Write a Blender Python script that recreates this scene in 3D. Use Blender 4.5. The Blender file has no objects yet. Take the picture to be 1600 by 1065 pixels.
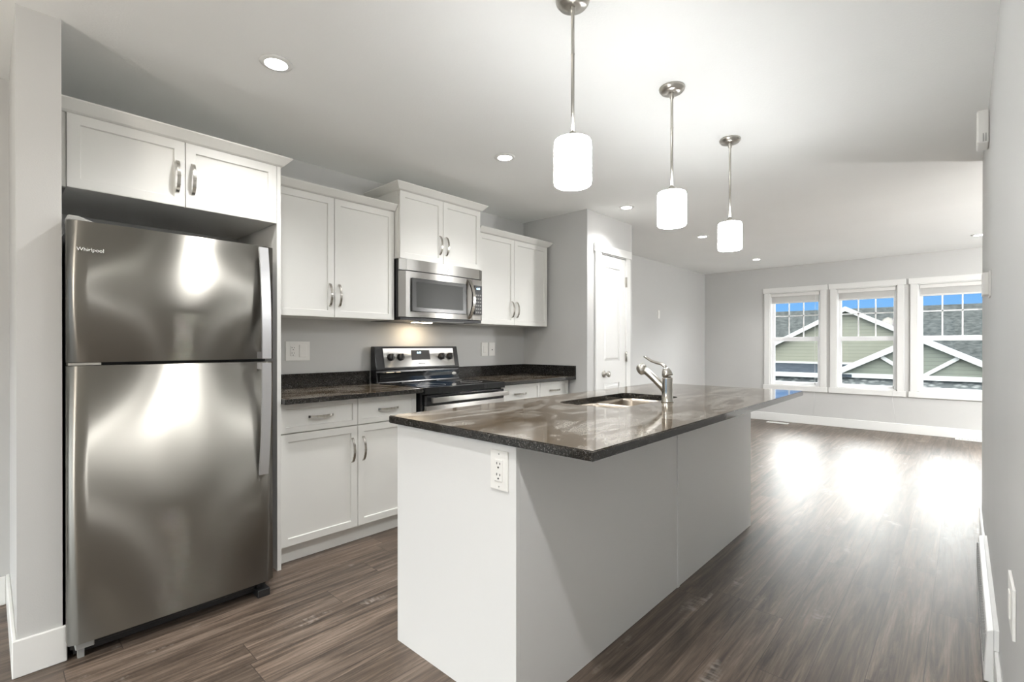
import bpy, bmesh, math, random
from mathutils import Vector, Matrix
random.seed(7)
SC = bpy.context.scene
COL = SC.collection
PI = math.pi

# ------------------------------------------------------------------ camera
cd = bpy.data.cameras.new('camera')
cam = bpy.data.objects.new('camera', cd)
COL.objects.link(cam)
cd.sensor_width = 36.0
cd.sensor_fit = 'HORIZONTAL'
cd.lens = 760.35 / 1600 * 36.0
cd.shift_y = (540.74 - 532.5) / 1600
cd.clip_start = 0.02
cd.clip_end = 200
cam.location = (0, 0, 1.198)
cam.rotation_euler = (PI / 2 - 0.0024, 0, 0.7468 - PI / 2)
SC.camera = cam

# ------------------------------------------------------------------ exposure
vs = SC.view_settings
vs.view_transform = 'Standard'
vs.look = 'None'
vs.gamma = 1.0
vs.exposure = 1.6
vs.use_curve_mapping = False
cy = SC.cycles
cy.max_bounces = 12
cy.diffuse_bounces = 10
cy.glossy_bounces = 5
cy.transparent_max_bounces = 12
cy.sample_clamp_indirect = 12.0
cy.caustics_reflective = True
cy.blur_glossy = 1.0
cy.caustics_refractive = False
cy.use_denoising = True

# ------------------------------------------------------------------ sky: clear blue low down, bright fill cloud added above the view
SKY_FILL = 7.8
LAMP = 31.0       # watts of each recessed lamp
PEND = 12.0       # radiance of a pendant shade
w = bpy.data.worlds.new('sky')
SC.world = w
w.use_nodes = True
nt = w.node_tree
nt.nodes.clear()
def wn(t, **k):
    n = nt.nodes.new(t)
    for a, b in k.items():
        setattr(n, a, b)
    return n
tc = wn('ShaderNodeTexCoord')
sp = wn('ShaderNodeSeparateXYZ')
nt.links.new(tc.outputs['Generated'], sp.inputs[0])
r1 = wn('ShaderNodeValToRGB')
e = r1.color_ramp.elements
e[0].position = 0.0
e[0].color = (0.34, 0.66, 1.0, 1)
e[1].position = 0.11
e[1].color = (0.16, 0.45, 1.0, 1)
nt.links.new(sp.outputs[2], r1.inputs[0])
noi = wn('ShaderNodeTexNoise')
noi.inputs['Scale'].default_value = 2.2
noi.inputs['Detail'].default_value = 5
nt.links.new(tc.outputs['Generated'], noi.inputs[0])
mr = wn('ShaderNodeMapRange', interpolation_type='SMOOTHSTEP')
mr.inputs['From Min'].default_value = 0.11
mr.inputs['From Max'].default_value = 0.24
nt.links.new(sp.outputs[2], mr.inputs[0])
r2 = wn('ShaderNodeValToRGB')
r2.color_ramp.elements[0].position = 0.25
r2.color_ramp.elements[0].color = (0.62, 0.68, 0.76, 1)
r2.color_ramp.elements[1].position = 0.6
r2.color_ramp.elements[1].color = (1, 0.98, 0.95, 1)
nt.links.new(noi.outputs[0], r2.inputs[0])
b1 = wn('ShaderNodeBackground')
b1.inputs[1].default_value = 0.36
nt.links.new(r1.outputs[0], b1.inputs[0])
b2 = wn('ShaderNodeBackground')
b2.inputs[1].default_value = SKY_FILL
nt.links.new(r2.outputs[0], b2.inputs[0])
# fill is brightest on the street side for floor glare, dimmer behind for house fronts
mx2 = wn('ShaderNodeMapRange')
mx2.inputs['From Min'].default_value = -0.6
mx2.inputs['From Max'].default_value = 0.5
mx2.inputs['To Min'].default_value = SKY_FILL * 0.68
mx2.inputs['To Max'].default_value = SKY_FILL
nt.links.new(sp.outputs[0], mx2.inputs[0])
zen = wn('ShaderNodeMapRange')      # fill dimmed overhead to keep the roofs outside dark
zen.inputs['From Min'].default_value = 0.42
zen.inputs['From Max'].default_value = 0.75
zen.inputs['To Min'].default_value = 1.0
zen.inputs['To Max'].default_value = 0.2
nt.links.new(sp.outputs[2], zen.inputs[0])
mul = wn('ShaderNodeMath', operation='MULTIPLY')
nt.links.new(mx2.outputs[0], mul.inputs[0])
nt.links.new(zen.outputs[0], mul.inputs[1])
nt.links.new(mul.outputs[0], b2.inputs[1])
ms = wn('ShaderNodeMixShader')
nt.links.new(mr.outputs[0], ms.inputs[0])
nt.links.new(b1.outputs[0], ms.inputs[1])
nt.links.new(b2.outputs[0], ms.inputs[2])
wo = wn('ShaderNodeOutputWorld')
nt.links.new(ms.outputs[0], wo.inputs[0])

# ------------------------------------------------------------------ point lights without fixtures: dining lamp known by its reflection, living-room fill added unseen
for lx, ly, lz, le, lc in ((-1.2, 1.65, 1.89, 15.0, (1.0, 0.91, 0.80)), (6.2, -2.05, 1.75, 76.0, (1.0, 0.985, 0.96))):
    ld = bpy.data.lights.new('unseen_light', 'POINT')
    ld.shadow_soft_size = 0.14
    ld.energy = le
    ld.color = lc
    lo_ = bpy.data.objects.new('unseen_light', ld)
    lo_.location = (lx, ly, lz)
    COL.objects.link(lo_)

# unseen recessed lamp added above the camera, where the island's shadow points
sl = bpy.data.lights.new('lamp_beam', 'SPOT')
sl.energy = LAMP * 1.3
sl.color = (1.0, 0.995, 0.985)
sl.spot_size = math.radians(150)
sl.spot_blend = 1.0
sl.shadow_soft_size = 0.045
so_ = bpy.data.objects.new('lamp_beam', sl)
so_.location = (0.35, 0.45, 2.415)
COL.objects.link(so_)

# ------------------------------------------------------------------ materials
def mat(name, col=(0.8, 0.8, 0.8), rough=0.5, metal=0.0, spec=0.5, **kw):
    m = bpy.data.materials.new(name)
    m.use_nodes = True
    b = m.node_tree.nodes['Principled BSDF']
    b.inputs['Base Color'].default_value = (*col, 1)
    b.inputs['Roughness'].default_value = rough
    b.inputs['Metallic'].default_value = metal
    b.inputs['Specular IOR Level'].default_value = spec
    for k, v in kw.items():
        b.inputs[k].default_value = v
    return m
class NT:
    """small helper for wiring a material's nodes"""
    def __init__(s, m):
        s.t = m.node_tree
        s.b = s.t.nodes['Principled BSDF']
    def n(s, typ, ins=None, **k):
        nd = s.t.nodes.new(typ)
        for a, b in k.items():
            setattr(nd, a, b)
        for a, v in (ins or {}).items():
            if isinstance(v, bpy.types.NodeSocket):
                s.t.links.new(v, nd.inputs[a])
            else:
                nd.inputs[a].default_value = v
        return nd
    def math(s, op, a, b=0.0, c=0.0):
        return s.n('ShaderNodeMath', {0: a, 1: b, 2: c}, operation=op).outputs[0]
    def noise(s, vec, scale, detail=3, rough=0.5, dist=0.0):
        return s.n('ShaderNodeTexNoise', {'Vector': vec, 'Scale': scale, 'Detail': detail, 'Roughness': rough, 'Distortion': dist}).outputs[0]
    def ramp(s, fac, stops):
        r = s.n('ShaderNodeValToRGB', {0: fac})
        el = r.color_ramp.elements
        while len(el) < len(stops):
            el.new(0.5)
        for q, (p, c) in zip(el, stops):
            q.position = p
            q.color = (*c, 1) if len(c) == 3 else c
        return r.outputs[0]
    def mix(s, fac, a, b, blend='MIX'):
        nd = s.n('ShaderNodeMix', data_type='RGBA', blend_type=blend)
        for i, v in ((0, fac), (6, a), (7, b)):
            if isinstance(v, bpy.types.NodeSocket):
                s.t.links.new(v, nd.inputs[i])
            else:
                nd.inputs[i].default_value = v if i == 0 else (*v, 1)
        return nd.outputs[2]
    def scale(s, vec, sx, sy, sz):
        return s.n('ShaderNodeVectorMath', {0: vec, 1: (sx, sy, sz)}, operation='MULTIPLY').outputs[0]
    def pos(s):
        return s.n('ShaderNodeNewGeometry').outputs['Position']
    def set(s, name, v):
        s.t.links.new(v, s.b.inputs[name])
    def bump(s, h, strength, dist=0.01):
        s.set('Normal', s.n('ShaderNodeBump', {'Height': h, 'Strength': strength, 'Distance': dist}).outputs[0])

def noisy(name, col, rough, bump, scale, spec=0.5, amt=0.04):
    m = mat(name, col, rough, spec=spec)
    h = NT(m)
    p = h.pos()
    n = h.noise(p, scale, 4)
    h.bump(n, bump, 0.002)
    v = h.noise(p, 1.3, 3)
    h.set('Base Color', h.mix(h.math('MULTIPLY', v, 1.0), tuple(c * (1 - amt) for c in col), tuple(min(1, c * (1 + amt)) for c in col)))
    return m

M = {}
M['wall'] = noisy('wall_paint', (0.55, 0.55, 0.54), 0.55, 0.15, 220)
M['ceiling'] = noisy('ceiling_paint', (0.88, 0.89, 0.88), 0.8, 0.35, 120, spec=0.2)
M['trim'] = mat('trim_white', (0.76, 0.76, 0.745), 0.35)
M['cab'] = mat('cabinet_white', (0.735, 0.73, 0.70), 0.38)
M['cab_in'] = mat('cabinet_carcass', (0.62, 0.60, 0.56), 0.5)
M['island'] = mat('island_panel', (0.72, 0.72, 0.71), 0.42)
M['vinyl'] = mat('window_vinyl', (0.85, 0.86, 0.87), 0.35)
M['plastic'] = mat('white_plastic', (0.80, 0.79, 0.76), 0.35)
M['slot'] = mat('dark_slot', (0.03, 0.03, 0.03), 0.6)
M['black'] = mat('black_enamel', (0.012, 0.012, 0.013), 0.18)
M['blackm'] = mat('black_plastic', (0.02, 0.02, 0.021), 0.4)
M['glassblack'] = mat('black_glass', (0.01, 0.011, 0.012), 0.05)
M['mwglass'] = mat('microwave_window', (0.015, 0.015, 0.014), 0.22)
M['mwglass2'] = mat('microwave_mesh', (0.028, 0.029, 0.026), 0.3, spec=0.25)
M['chrome'] = mat('brushed_nickel', (0.50, 0.48, 0.44), 0.2, 1.0)
M['nickel'] = mat('satin_nickel', (0.50, 0.48, 0.44), 0.28, 1.0)
M['greyplast'] = mat('grey_plastic', (0.32, 0.32, 0.31), 0.4)
M['badge'] = mat('badge_chrome', (0.9, 0.9, 0.88), 0.15, 1.0)
M['ink'] = mat('dark_print', (0.08, 0.08, 0.08), 0.5)
M['keys'] = mat('keypad_print', (0.25, 0.25, 0.24), 0.5)
M['cord'] = mat('blind_cord', (0.75, 0.75, 0.74), 0.6)
M['blind'] = mat('blind_vinyl', (0.74, 0.73, 0.71), 0.45)

M['silver'] = mat('silver_handle', (0.55, 0.55, 0.56), 0.35, 0.7)
def emis(name, col, s):
    m = bpy.data.materials.new(name)
    m.use_nodes = True
    t = m.node_tree
    t.nodes.clear()
    o = t.nodes.new('ShaderNodeOutputMaterial')
    em = t.nodes.new('ShaderNodeEmission')
    em.inputs[0].default_value = (*col, 1)
    em.inputs[1].default_value = s
    t.links.new(em.outputs[0], o.inputs[0])
    return m
M['lens'] = emis('lamp_lens', (1.0, 0.98, 0.95), 14.0)
M['shade'] = emis('lit_opal_glass', (0.99, 1.0, 1.0), PEND)
M['digits'] = emis('display_digits', (0.45, 0.75, 1.0), 2.2)
M['hoodlamp'] = emis('hood_lamp_lens', (1.0, 0.80, 0.55), 16.0)

def stainless(name, col, rough, wav, aniso=1.0):
    m = mat(name, col, rough, 1.0, Anisotropic=aniso)
    m.node_tree.nodes['Principled BSDF'].inputs['Anisotropic Rotation'].default_value = 0.25
    h = NT(m)
    tg = h.n('ShaderNodeTangent', direction_type='RADIAL', axis='Z').outputs[0]
    h.set('Tangent', tg)
    p = h.pos()
    if wav:
        lo = h.noise(h.scale(p, 3.2, 3.2, 0.7), 1.0, 1)
        h.bump(lo, 0.5, wav)
    return m
M['steel'] = stainless('brushed_steel_door', (0.31, 0.298, 0.272), 0.38, 0.018)
M['steel2'] = stainless('brushed_steel_trim', (0.44, 0.43, 0.41), 0.34, 0.0)
M['sinksteel'] = mat('sink_steel', (0.42, 0.37, 0.31), 0.36, 1.0)

# thin window glass: mostly clear, faint mirror
gm = bpy.data.materials.new('window_glass')
gm.use_nodes = True
t = gm.node_tree
t.nodes.clear()
o_ = t.nodes.new('ShaderNodeOutputMaterial')
tr = t.nodes.new('ShaderNodeBsdfTransparent')
tr.inputs[0].default_value = (0.93, 0.95, 0.95, 1)
gl = t.nodes.new('ShaderNodeBsdfGlossy')
gl.inputs['Roughness'].default_value = 0.02
fr = t.nodes.new('ShaderNodeFresnel')
fr.inputs[0].default_value = 1.2
mx = t.nodes.new('ShaderNodeMixShader')
t.links.new(fr.outputs[0], mx.inputs[0])
t.links.new(tr.outputs[0], mx.inputs[1])
t.links.new(gl.outputs[0], mx.inputs[2])
t.links.new(mx.outputs[0], o_.inputs[0])
M['glass'] = gm

# wood plank floor, boards along x
fm = mat('plank_floor', (0.2, 0.16, 0.13), 0.33, spec=0.38)
h = NT(fm)
p = h.pos()
s3 = h.n('ShaderNodeSeparateXYZ', {0: p})
X, Y = s3.outputs[0], s3.outputs[1]
PW, PL = 0.155, 1.22
yy = h.math('DIVIDE', h.math('SUBTRACT', Y, 0.10), PW)
row = h.math('FLOOR', yy)
rr = h.n('ShaderNodeTexWhiteNoise', {'W': row}, noise_dimensions='1D').outputs[0]
xx = h.math('DIVIDE', h.math('ADD', X, h.math('MULTIPLY', rr, 4.7)), PL)
colm = h.math('FLOOR', xx)
cv = h.n('ShaderNodeCombineXYZ', {0: row, 1: colm}).outputs[0]
wnz = h.n('ShaderNodeTexWhiteNoise', {0: cv}, noise_dimensions='3D')
pid = wnz.outputs[0]
off = h.scale(wnz.outputs[1], 37, 19, 11)
pv = h.n('ShaderNodeVectorMath', {0: p, 1: off}, operation='ADD').outputs[0]
g1 = h.noise(h.scale(pv, 1.3, 19, 1), 1.0, 8, 0.68, 0.9)
g2 = h.noise(h.scale(pv, 5, 130, 1), 1.0, 3, 0.6)
g3 = h.noise(h.scale(pv, 1.2, 5, 1), 1.0, 4, 0.6, 1.2)
c1 = h.ramp(g1, [(0.29, (0.014, 0.010, 0.007)), (0.40, (0.060, 0.042, 0.030)), (0.52, (0.130, 0.094, 0.070)), (0.70, (0.24, 0.187, 0.147))])
c2 = h.mix(h.math('MULTIPLY', g3, 0.4), c1, (0.115, 0.097, 0.083))
tone = h.n('ShaderNodeMapRange', {0: pid, 3: 0.76, 4: 1.2}).outputs[0]
tv = h.n('ShaderNodeCombineColor', {0: tone, 1: tone, 2: tone}).outputs[0]
c3 = h.mix(1.0, c2, tv, 'MULTIPLY')
fine = h.n('ShaderNodeMapRange', {0: g2, 1: 0.3, 2: 0.7, 3: 0.62, 4: 1.3}).outputs[0]
fv = h.n('ShaderNodeCombineColor', {0: fine, 1: fine, 2: fine}).outputs[0]
c4 = h.mix(1.0, c3, fv, 'MULTIPLY')
# pale worn saw-marked patches
ws = h.noise(h.scale(pv, 2.2, 5.5, 1), 1.0, 4, 0.65)
wk = h.noise(h.scale(pv, 60, 14, 1), 1.0, 2)
worn = h.math('MULTIPLY', h.n('ShaderNodeMapRange', {0: ws, 1: 0.60, 2: 0.68}).outputs[0], h.n('ShaderNodeMapRange', {0: wk, 1: 0.40, 2: 0.60}).outputs[0])
c5 = h.mix(h.math('MULTIPLY', worn, 0.8), c4, (0.30, 0.27, 0.24))
fy = h.math('FRACT', yy)
fx = h.math('FRACT', xx)
ey = h.math('MINIMUM', fy, h.math('SUBTRACT', 1.0, fy))
ex = h.math('MINIMUM', fx, h.math('SUBTRACT', 1.0, fx))
sy_ = h.math('LESS_THAN', ey, 0.0075)
sx_ = h.math('LESS_THAN', ex, 0.0011)
seam = h.math('MAXIMUM', sy_, sx_)
c6 = h.mix(h.math('MULTIPLY', seam, 0.75), c5, (0.03, 0.024, 0.02))
h.set('Base Color', c6)
hgt = h.math('SUBTRACT', h.math('ADD', h.math('MULTIPLY', g1, 0.5), h.math('MULTIPLY', g2, 0.5)), h.math('MULTIPLY', seam, 0.8))
h.bump(hgt, 0.22, 0.0025)
h.set('Roughness', h.n('ShaderNodeMapRange', {0: g2, 3: 0.33, 4: 0.52}).outputs[0])
h.b.inputs['Coat Weight'].default_value = 0.1
h.b.inputs['Coat Roughness'].default_value = 0.36
M['floor'] = fm

# dark speckled stone with drifting pale veins
sm = mat('granite', (0.05, 0.045, 0.04), 0.08, spec=0.6)
h = NT(sm)
p = h.pos()
sp1 = h.noise(p, 260, 2, 0.6)
sp2 = h.noise(p, 120, 3, 0.7)
base = h.ramp(sp1, [(0.36, (0.004, 0.004, 0.004)), (0.52, (0.014, 0.013, 0.012)), (0.62, (0.045, 0.042, 0.038)), (0.72, (0.17, 0.17, 0.17))])
dr = h.noise(h.scale(p, 1.1, 2.6, 1), 1.5, 5, 0.6, 1.8)
msk = h.n('ShaderNodeMapRange', {0: dr, 1: 0.50, 2: 0.60}).outputs[0]
tan = h.ramp(sp2, [(0.3, (0.13, 0.105, 0.08)), (0.6, (0.27, 0.23, 0.185)), (0.8, (0.42, 0.39, 0.35))])
geo = h.n('ShaderNodeNewGeometry')
up = h.n('ShaderNodeSeparateXYZ', {0: geo.outputs['Normal']}).outputs[2]
col = h.mix(h.math('MULTIPLY', msk, 0.8), base, tan)
h.set('Base Color', col)
M['stone'] = sm
sm.node_tree.nodes['Principled BSDF'].inputs['Base Color'].default_value = (0.05, 0.045, 0.04, 1)
h.set('Base Color', h.mix(h.math('MULTIPLY', msk, 0.03), base, tan))
st_ = mat('granite_top', (0.09, 0.07, 0.05), 0.07, spec=0.6)  # same stone as the edges, ground painted lighter brown for light on top
h = NT(st_)
p = h.pos()
q1 = h.noise(p, 230, 2, 0.6)
ground = h.ramp(q1, [(0.36, (0.026, 0.019, 0.012)), (0.52, (0.095, 0.063, 0.034)), (0.66, (0.20, 0.145, 0.09))])
pale = h.ramp(q1, [(0.34, (0.20, 0.175, 0.145)), (0.55, (0.33, 0.30, 0.26)), (0.7, (0.44, 0.42, 0.38))])
v1 = h.noise(h.scale(p, 1.0, 2.4, 1), 1.7, 6, 0.62, 2.4)
v2 = h.n('ShaderNodeMapRange', {0: v1, 1: 0.47, 2: 0.58}).outputs[0]
h.set('Base Color', h.mix(h.math('MULTIPLY', v2, 0.8), ground, pale))
M['stone_top'] = st_

def siding(name, col, pitch):
    m = mat(name, col, 0.6)
    h = NT(m)
    p = h.pos()
    z = h.n('ShaderNodeSeparateXYZ', {0: p}).outputs[2]
    f = h.math('FRACT', h.math('DIVIDE', z, pitch))
    ln = h.math('LESS_THAN', f, 0.14)
    n = h.noise(p, 3, 3)
    a = h.mix(n, tuple(c * .92 for c in col), tuple(c * 1.06 for c in col))
    h.set('Base Color', h.mix(h.math('MULTIPLY', ln, 0.45), a, tuple(c * .45 for c in col)))
    h.bump(f, 0.5, 0.03)
    return m
def shingle(name, a, b, sc):
    m = mat(name, a, 0.95, spec=0.0)
    h = NT(m)
    p = h.pos()
    n = h.noise(p, sc, 3, 0.7)
    h.set('Base Color', h.ramp(n, [(0.35, a), (0.65, b)]))
    h.bump(n, 0.6, 0.03)
    return m
M['siding'] = siding('beige_siding', (0.15, 0.153, 0.118), 0.14)
M['siding2'] = siding('green_grey_siding', (0.11, 0.12, 0.097), 0.13)
M['shingle'] = shingle('grey_shingles', (0.03, 0.034, 0.034), (0.065, 0.07, 0.069), 5)
M['shingle2'] = shingle('blue_grey_shingles', (0.025, 0.03, 0.037), (0.046, 0.055, 0.066), 6)
M['fascia'] = mat('fascia_white', (0.30, 0.31, 0.30), 0.5)
rm = mat('stone_cladding', (0.2, 0.2, 0.19), 0.9)
h = NT(rm)
vo = h.n('ShaderNodeTexVoronoi', {'Vector': h.scale(h.pos(), 1, 1, 2.2), 'Scale': 5.0})
h.set('Base Color', h.mix(h.n('ShaderNodeMapRange', {0: vo.outputs[0], 1: 0.1, 2: 0.55}).outputs[0], (0.30, 0.31, 0.30), (0.09, 0.10, 0.10)))
M['rock'] = rm
M['ground'] = shingle('asphalt', (0.10, 0.10, 0.10), (0.16, 0.16, 0.155), 9)

# ------------------------------------------------------------------ builders
class MB:
    def __init__(s):
        s.bm = bmesh.new()
    def add(s, b):
        me = bpy.data.meshes.new('tmp')
        b.to_mesh(me)
        b.free()
        s.bm.from_mesh(me)
        bpy.data.meshes.remove(me)
        return s
    def box(s, x0, x1, y0, y1, z0, z1, bev=0.0, seg=2):
        b = bmesh.new()
        bmesh.ops.create_cube(b, size=1.0)
        for v in b.verts:
            v.co = Vector(((x0 + x1) / 2 + v.co.x * (x1 - x0), (y0 + y1) / 2 + v.co.y * (y1 - y0), (z0 + z1) / 2 + v.co.z * (z1 - z0)))
        if bev:
            bmesh.ops.bevel(b, geom=b.edges[:], offset=bev, segments=seg, affect='EDGES', profile=0.7)
        return s.add(b)
    def hexa(s, lo, hi, bev=0.0):
        """eight corners: four low, four high, each counter-clockwise"""
        b = bmesh.new()
        v = [b.verts.new(q) for q in list(lo) + list(hi)]
        for f in ((3, 2, 1, 0), (4, 5, 6, 7), (0, 1, 5, 4), (1, 2, 6, 5), (2, 3, 7, 6), (3, 0, 4, 7)):
            b.faces.new([v[i] for i in f])
        bmesh.ops.recalc_face_normals(b, faces=b.faces[:])
        if bev:
            bmesh.ops.bevel(b, geom=b.edges[:], offset=bev, segments=1, affect='EDGES')
        return s.add(b)
    def prism(s, pts, axis, a, c, bev=0.0):
        """polygon given in the two other axes, extruded along axis from a to c"""
        b = bmesh.new()
        def P(q, t):
            u, v = q
            return {'x': (t, u, v), 'y': (u, t, v), 'z': (u, v, t)}[axis]
        A = [b.verts.new(P(q, a)) for q in pts]
        B = [b.verts.new(P(q, c)) for q in pts]
        n = len(pts)
        b.faces.new(A)
        b.faces.new(B[::-1])
        for i in range(n):
            b.faces.new((A[i], B[i], B[(i + 1) % n], A[(i + 1) % n]))
        bmesh.ops.recalc_face_normals(b, faces=b.faces[:])
        if bev:
            bmesh.ops.bevel(b, geom=b.edges[:], offset=bev, segments=2, affect='EDGES')
        return s.add(b)
    def lathe(s, prof, c=(0, 0, 0), n=32, R=None):
        """(radius, height) profile turned about z, then rotated by R and moved to c"""
        b = bmesh.new()
        rings = []
        for r, z in prof:
            if r < 1e-6:
                rings.append([b.verts.new((0, 0, z))])
            else:
                rings.append([b.verts.new((r * math.cos(2 * PI * i / n), r * math.sin(2 * PI * i / n), z)) for i in range(n)])
        for A, B in zip(rings, rings[1:]):
            for i in range(n):
                j = (i + 1) % n
                if len(A) == 1 and len(B) == 1:
                    continue
                if len(A) == 1:
                    b.faces.new((A[0], B[i], B[j]))
                elif len(B) == 1:
                    b.faces.new((A[i], A[j], B[0]))
                else:
                    b.faces.new((A[i], A[j], B[j], B[i]))
        bmesh.ops.recalc_face_normals(b, faces=b.faces[:])
        for f in b.faces:
            f.smooth = True
        mx_ = Matrix.Translation(c) @ (R if R else Matrix())
        bmesh.ops.transform(b, matrix=mx_, verts=b.verts[:])
        return s.add(b)
    def tube(s, pts, rad, n=12, flat=None):
        """round (or elliptical) tube through points; rad may be a list"""
        b = bmesh.new()
        pts = [Vector(q) for q in pts]
        rs = rad if isinstance(rad, (list, tuple)) else [rad] * len(pts)
        rings = []
        for i, q in enumerate(pts):
            d = (pts[min(i + 1, len(pts) - 1)] - pts[max(i - 1, 0)]).normalized()
            up = Vector((0, 0, 1)) if abs(d.z) < 0.95 else Vector((0, 1, 0))
            sd = d.cross(up).normalized()
            u2 = sd.cross(d).normalized()
            fl = flat if flat else 1.0
            rings.append([b.verts.new(q + sd * (rs[i] * math.cos(2 * PI * k / n)) + u2 * (rs[i] * fl * math.sin(2 * PI * k / n))) for k in range(n)])
        for A, B in zip(rings, rings[1:]):
            for k in range(n):
                b.faces.new((A[k], A[(k + 1) % n], B[(k + 1) % n], B[k]))
        b.faces.new(rings[0][::-1])
        b.faces.new(rings[-1])
        bmesh.ops.recalc_face_normals(b, faces=b.faces[:])
        for f in b.faces:
            f.smooth = True
        return s.add(b)
    def strip(s, pts, wid, thk, wdir):
        """rectangular bar swept along pts; wid along wdir, thk across"""
        b = bmesh.new()
        pts = [Vector(q) for q in pts]
        wd = Vector(wdir)
        rings = []
        for i, q in enumerate(pts):
            d = (pts[min(i + 1, len(pts) - 1)] - pts[max(i - 1, 0)]).normalized()
            nrm = d.cross(wd).normalized()
            rings.append([b.verts.new(q + wd * a * wid / 2 + nrm * c * thk / 2) for a, c in ((-1, -1), (1, -1), (1, 1), (-1, 1))])
        for A, B in zip(rings, rings[1:]):
            for k in range(4):
                b.faces.new((A[k], A[(k + 1) % 4], B[(k + 1) % 4], B[k]))
        b.faces.new(rings[0][::-1])
        b.faces.new(rings[-1])
        bmesh.ops.recalc_face_normals(b, faces=b.faces[:])
        return s.add(b)
    def shaker(s, x0, x1, z0, z1, yf, thk=0.02, rail=0.057, deep=0.009):
        """recessed-panel door or drawer front facing -y"""
        b = bmesh.new()
        bmesh.ops.create_cube(b, size=1.0)
        for v in b.verts:
            v.co = Vector(((x0 + x1) / 2 + v.co.x * (x1 - x0), yf + thk / 2 + v.co.y * thk, (z0 + z1) / 2 + v.co.z * (z1 - z0)))
        b.faces.ensure_lookup_table()
        f = min(b.faces, key=lambda q: q.calc_center_median().y)
        oe = list(f.edges)
        bmesh.ops.bevel(b, geom=oe, offset=0.0018, segments=2, affect='EDGES')
        f = max((q for q in b.faces if q.normal.y < -0.99), key=lambda q: q.calc_area())
        bmesh.ops.inset_individual(b, faces=[f], thickness=rail - 0.0018, depth=0)
        bmesh.ops.inset_individual(b, faces=[f], thickness=0.004, depth=-deep)
        return s.add(b)

def wloc(o):
    v = Vector((0, 0, 0))
    while o:
        v += o.location
        o = o.parent
    return v
def obj(name, mb, m, parent=None, smooth=False):
    """link one mesh; geometry is given in world coordinates"""
    me = bpy.data.meshes.new(name)
    if parent:
        bmesh.ops.translate(mb.bm, verts=mb.bm.verts[:], vec=-wloc(parent))
    mb.bm.to_mesh(me)
    mb.bm.free()
    me.materials.append(M[m] if isinstance(m, str) else m)
    if smooth:
        for q in me.polygons:
            q.use_smooth = True
    o = bpy.data.objects.new(name, me)
    COL.objects.link(o)
    o.parent = parent
    return o
def stone_top(o):
    """veined upward face of a slab, painted lighter for the light it catches"""
    o.data.materials.append(M['stone_top'])
    for f in o.data.polygons:
        if f.normal.z > 0.9:
            f.material_index = 1
    return o
def tag(o, label, cat, group=None):
    o['label'] = label
    o['category'] = cat
    if group:
        o['group'] = group
    return o
def thing(name, label, cat, loc=(0, 0, 0), group=None):
    o = bpy.data.objects.new(name, None)
    o.empty_display_size = 0.1
    COL.objects.link(o)
    o.location = loc
    return tag(o, label, cat, group)
def struct(name, mb, m, parent=None):
    o = obj(name, mb, m, parent)
    if not parent:
        o['kind'] = 'structure'
    return o
def copy_tree(o, loc, label):
    r = o.copy()
    COL.objects.link(r)
    r.location = loc
    r['label'] = label
    for ch in list(o.children):
        c = ch.copy()
        COL.objects.link(c)
        c.parent = r
        for g in list(ch.children):
            q = g.copy()
            COL.objects.link(q)
            q.parent = c
    return r
def text_obj(name, s, size, m, parent, matrix, ext=0.0006):
    """raised lettering as a mesh; matrix places the text's baseline start in world space"""
    cu = bpy.data.curves.new('lettering_curve', 'FONT')
    cu.body = s
    cu.size = size
    cu.extrude = ext
    cu.align_x = 'CENTER'
    cu.align_y = 'CENTER'
    to = bpy.data.objects.new('lettering_curve', cu)
    COL.objects.link(to)
    bpy.context.view_layer.update()
    dg = bpy.context.evaluated_depsgraph_get()
    me = bpy.data.meshes.new_from_object(to.evaluated_get(dg))
    bpy.data.objects.remove(to)
    me.transform(Matrix.Translation(-wloc(parent)) @ matrix)
    me.materials.clear()
    me.materials.append(M[m])
    me.name = name
    o = bpy.data.objects.new(name, me)
    COL.objects.link(o)
    o.parent = parent
    return o
FACE_Y = Matrix.Rotation(PI / 2, 4, 'X')      # text upright, read from -y

def bow_pull(x, z, yf, length, vertical=True):
    """arched flat bar pull with two ring grooves, standing off a front at yf"""
    mb = MB()
    pts = []
    n = 18
    for i in range(n + 1):
        a = i / n
        d = 0.030 * (math.sin(PI * a) ** 0.6) + 0.0
        s_ = (a - 0.5) * length
        pts.append((x, yf - d, z - s_) if vertical else (x + s_, yf - d, z))
    wd = (1, 0, 0) if vertical else (0, 0, 1)
    mb.strip(pts, 0.013, 0.006, wd)
    for a in (0.28, 0.5, 0.78):
        i = int(a * n)
        q = Vector(pts[i])
        q2 = Vector(pts[i + 1])
        mb.strip([q, q + (q2 - q) * 0.5], 0.0145, 0.0075, wd)
    return mb

# ------------------------------------------------------------------ room shell
H = 2.428
W = 3.254
XW = 8.494
XB = -3.0
struct('floor', MB().box(XB - .15, XW + .15, -2.65, 3.45, -0.12, 0), 'floor')
struct('ceiling', MB().box(XB - .15, XW + .15, -2.65, 3.45, H, H + .12), 'ceiling')
struct('wall_kitchen', MB().box(XB - .15, 3.688, W, W + .15, 0, H), 'wall')
struct('wall_living', MB().box(4.497, XW + .15, 3.2915, 3.45, 0, H), 'wall')
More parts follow.
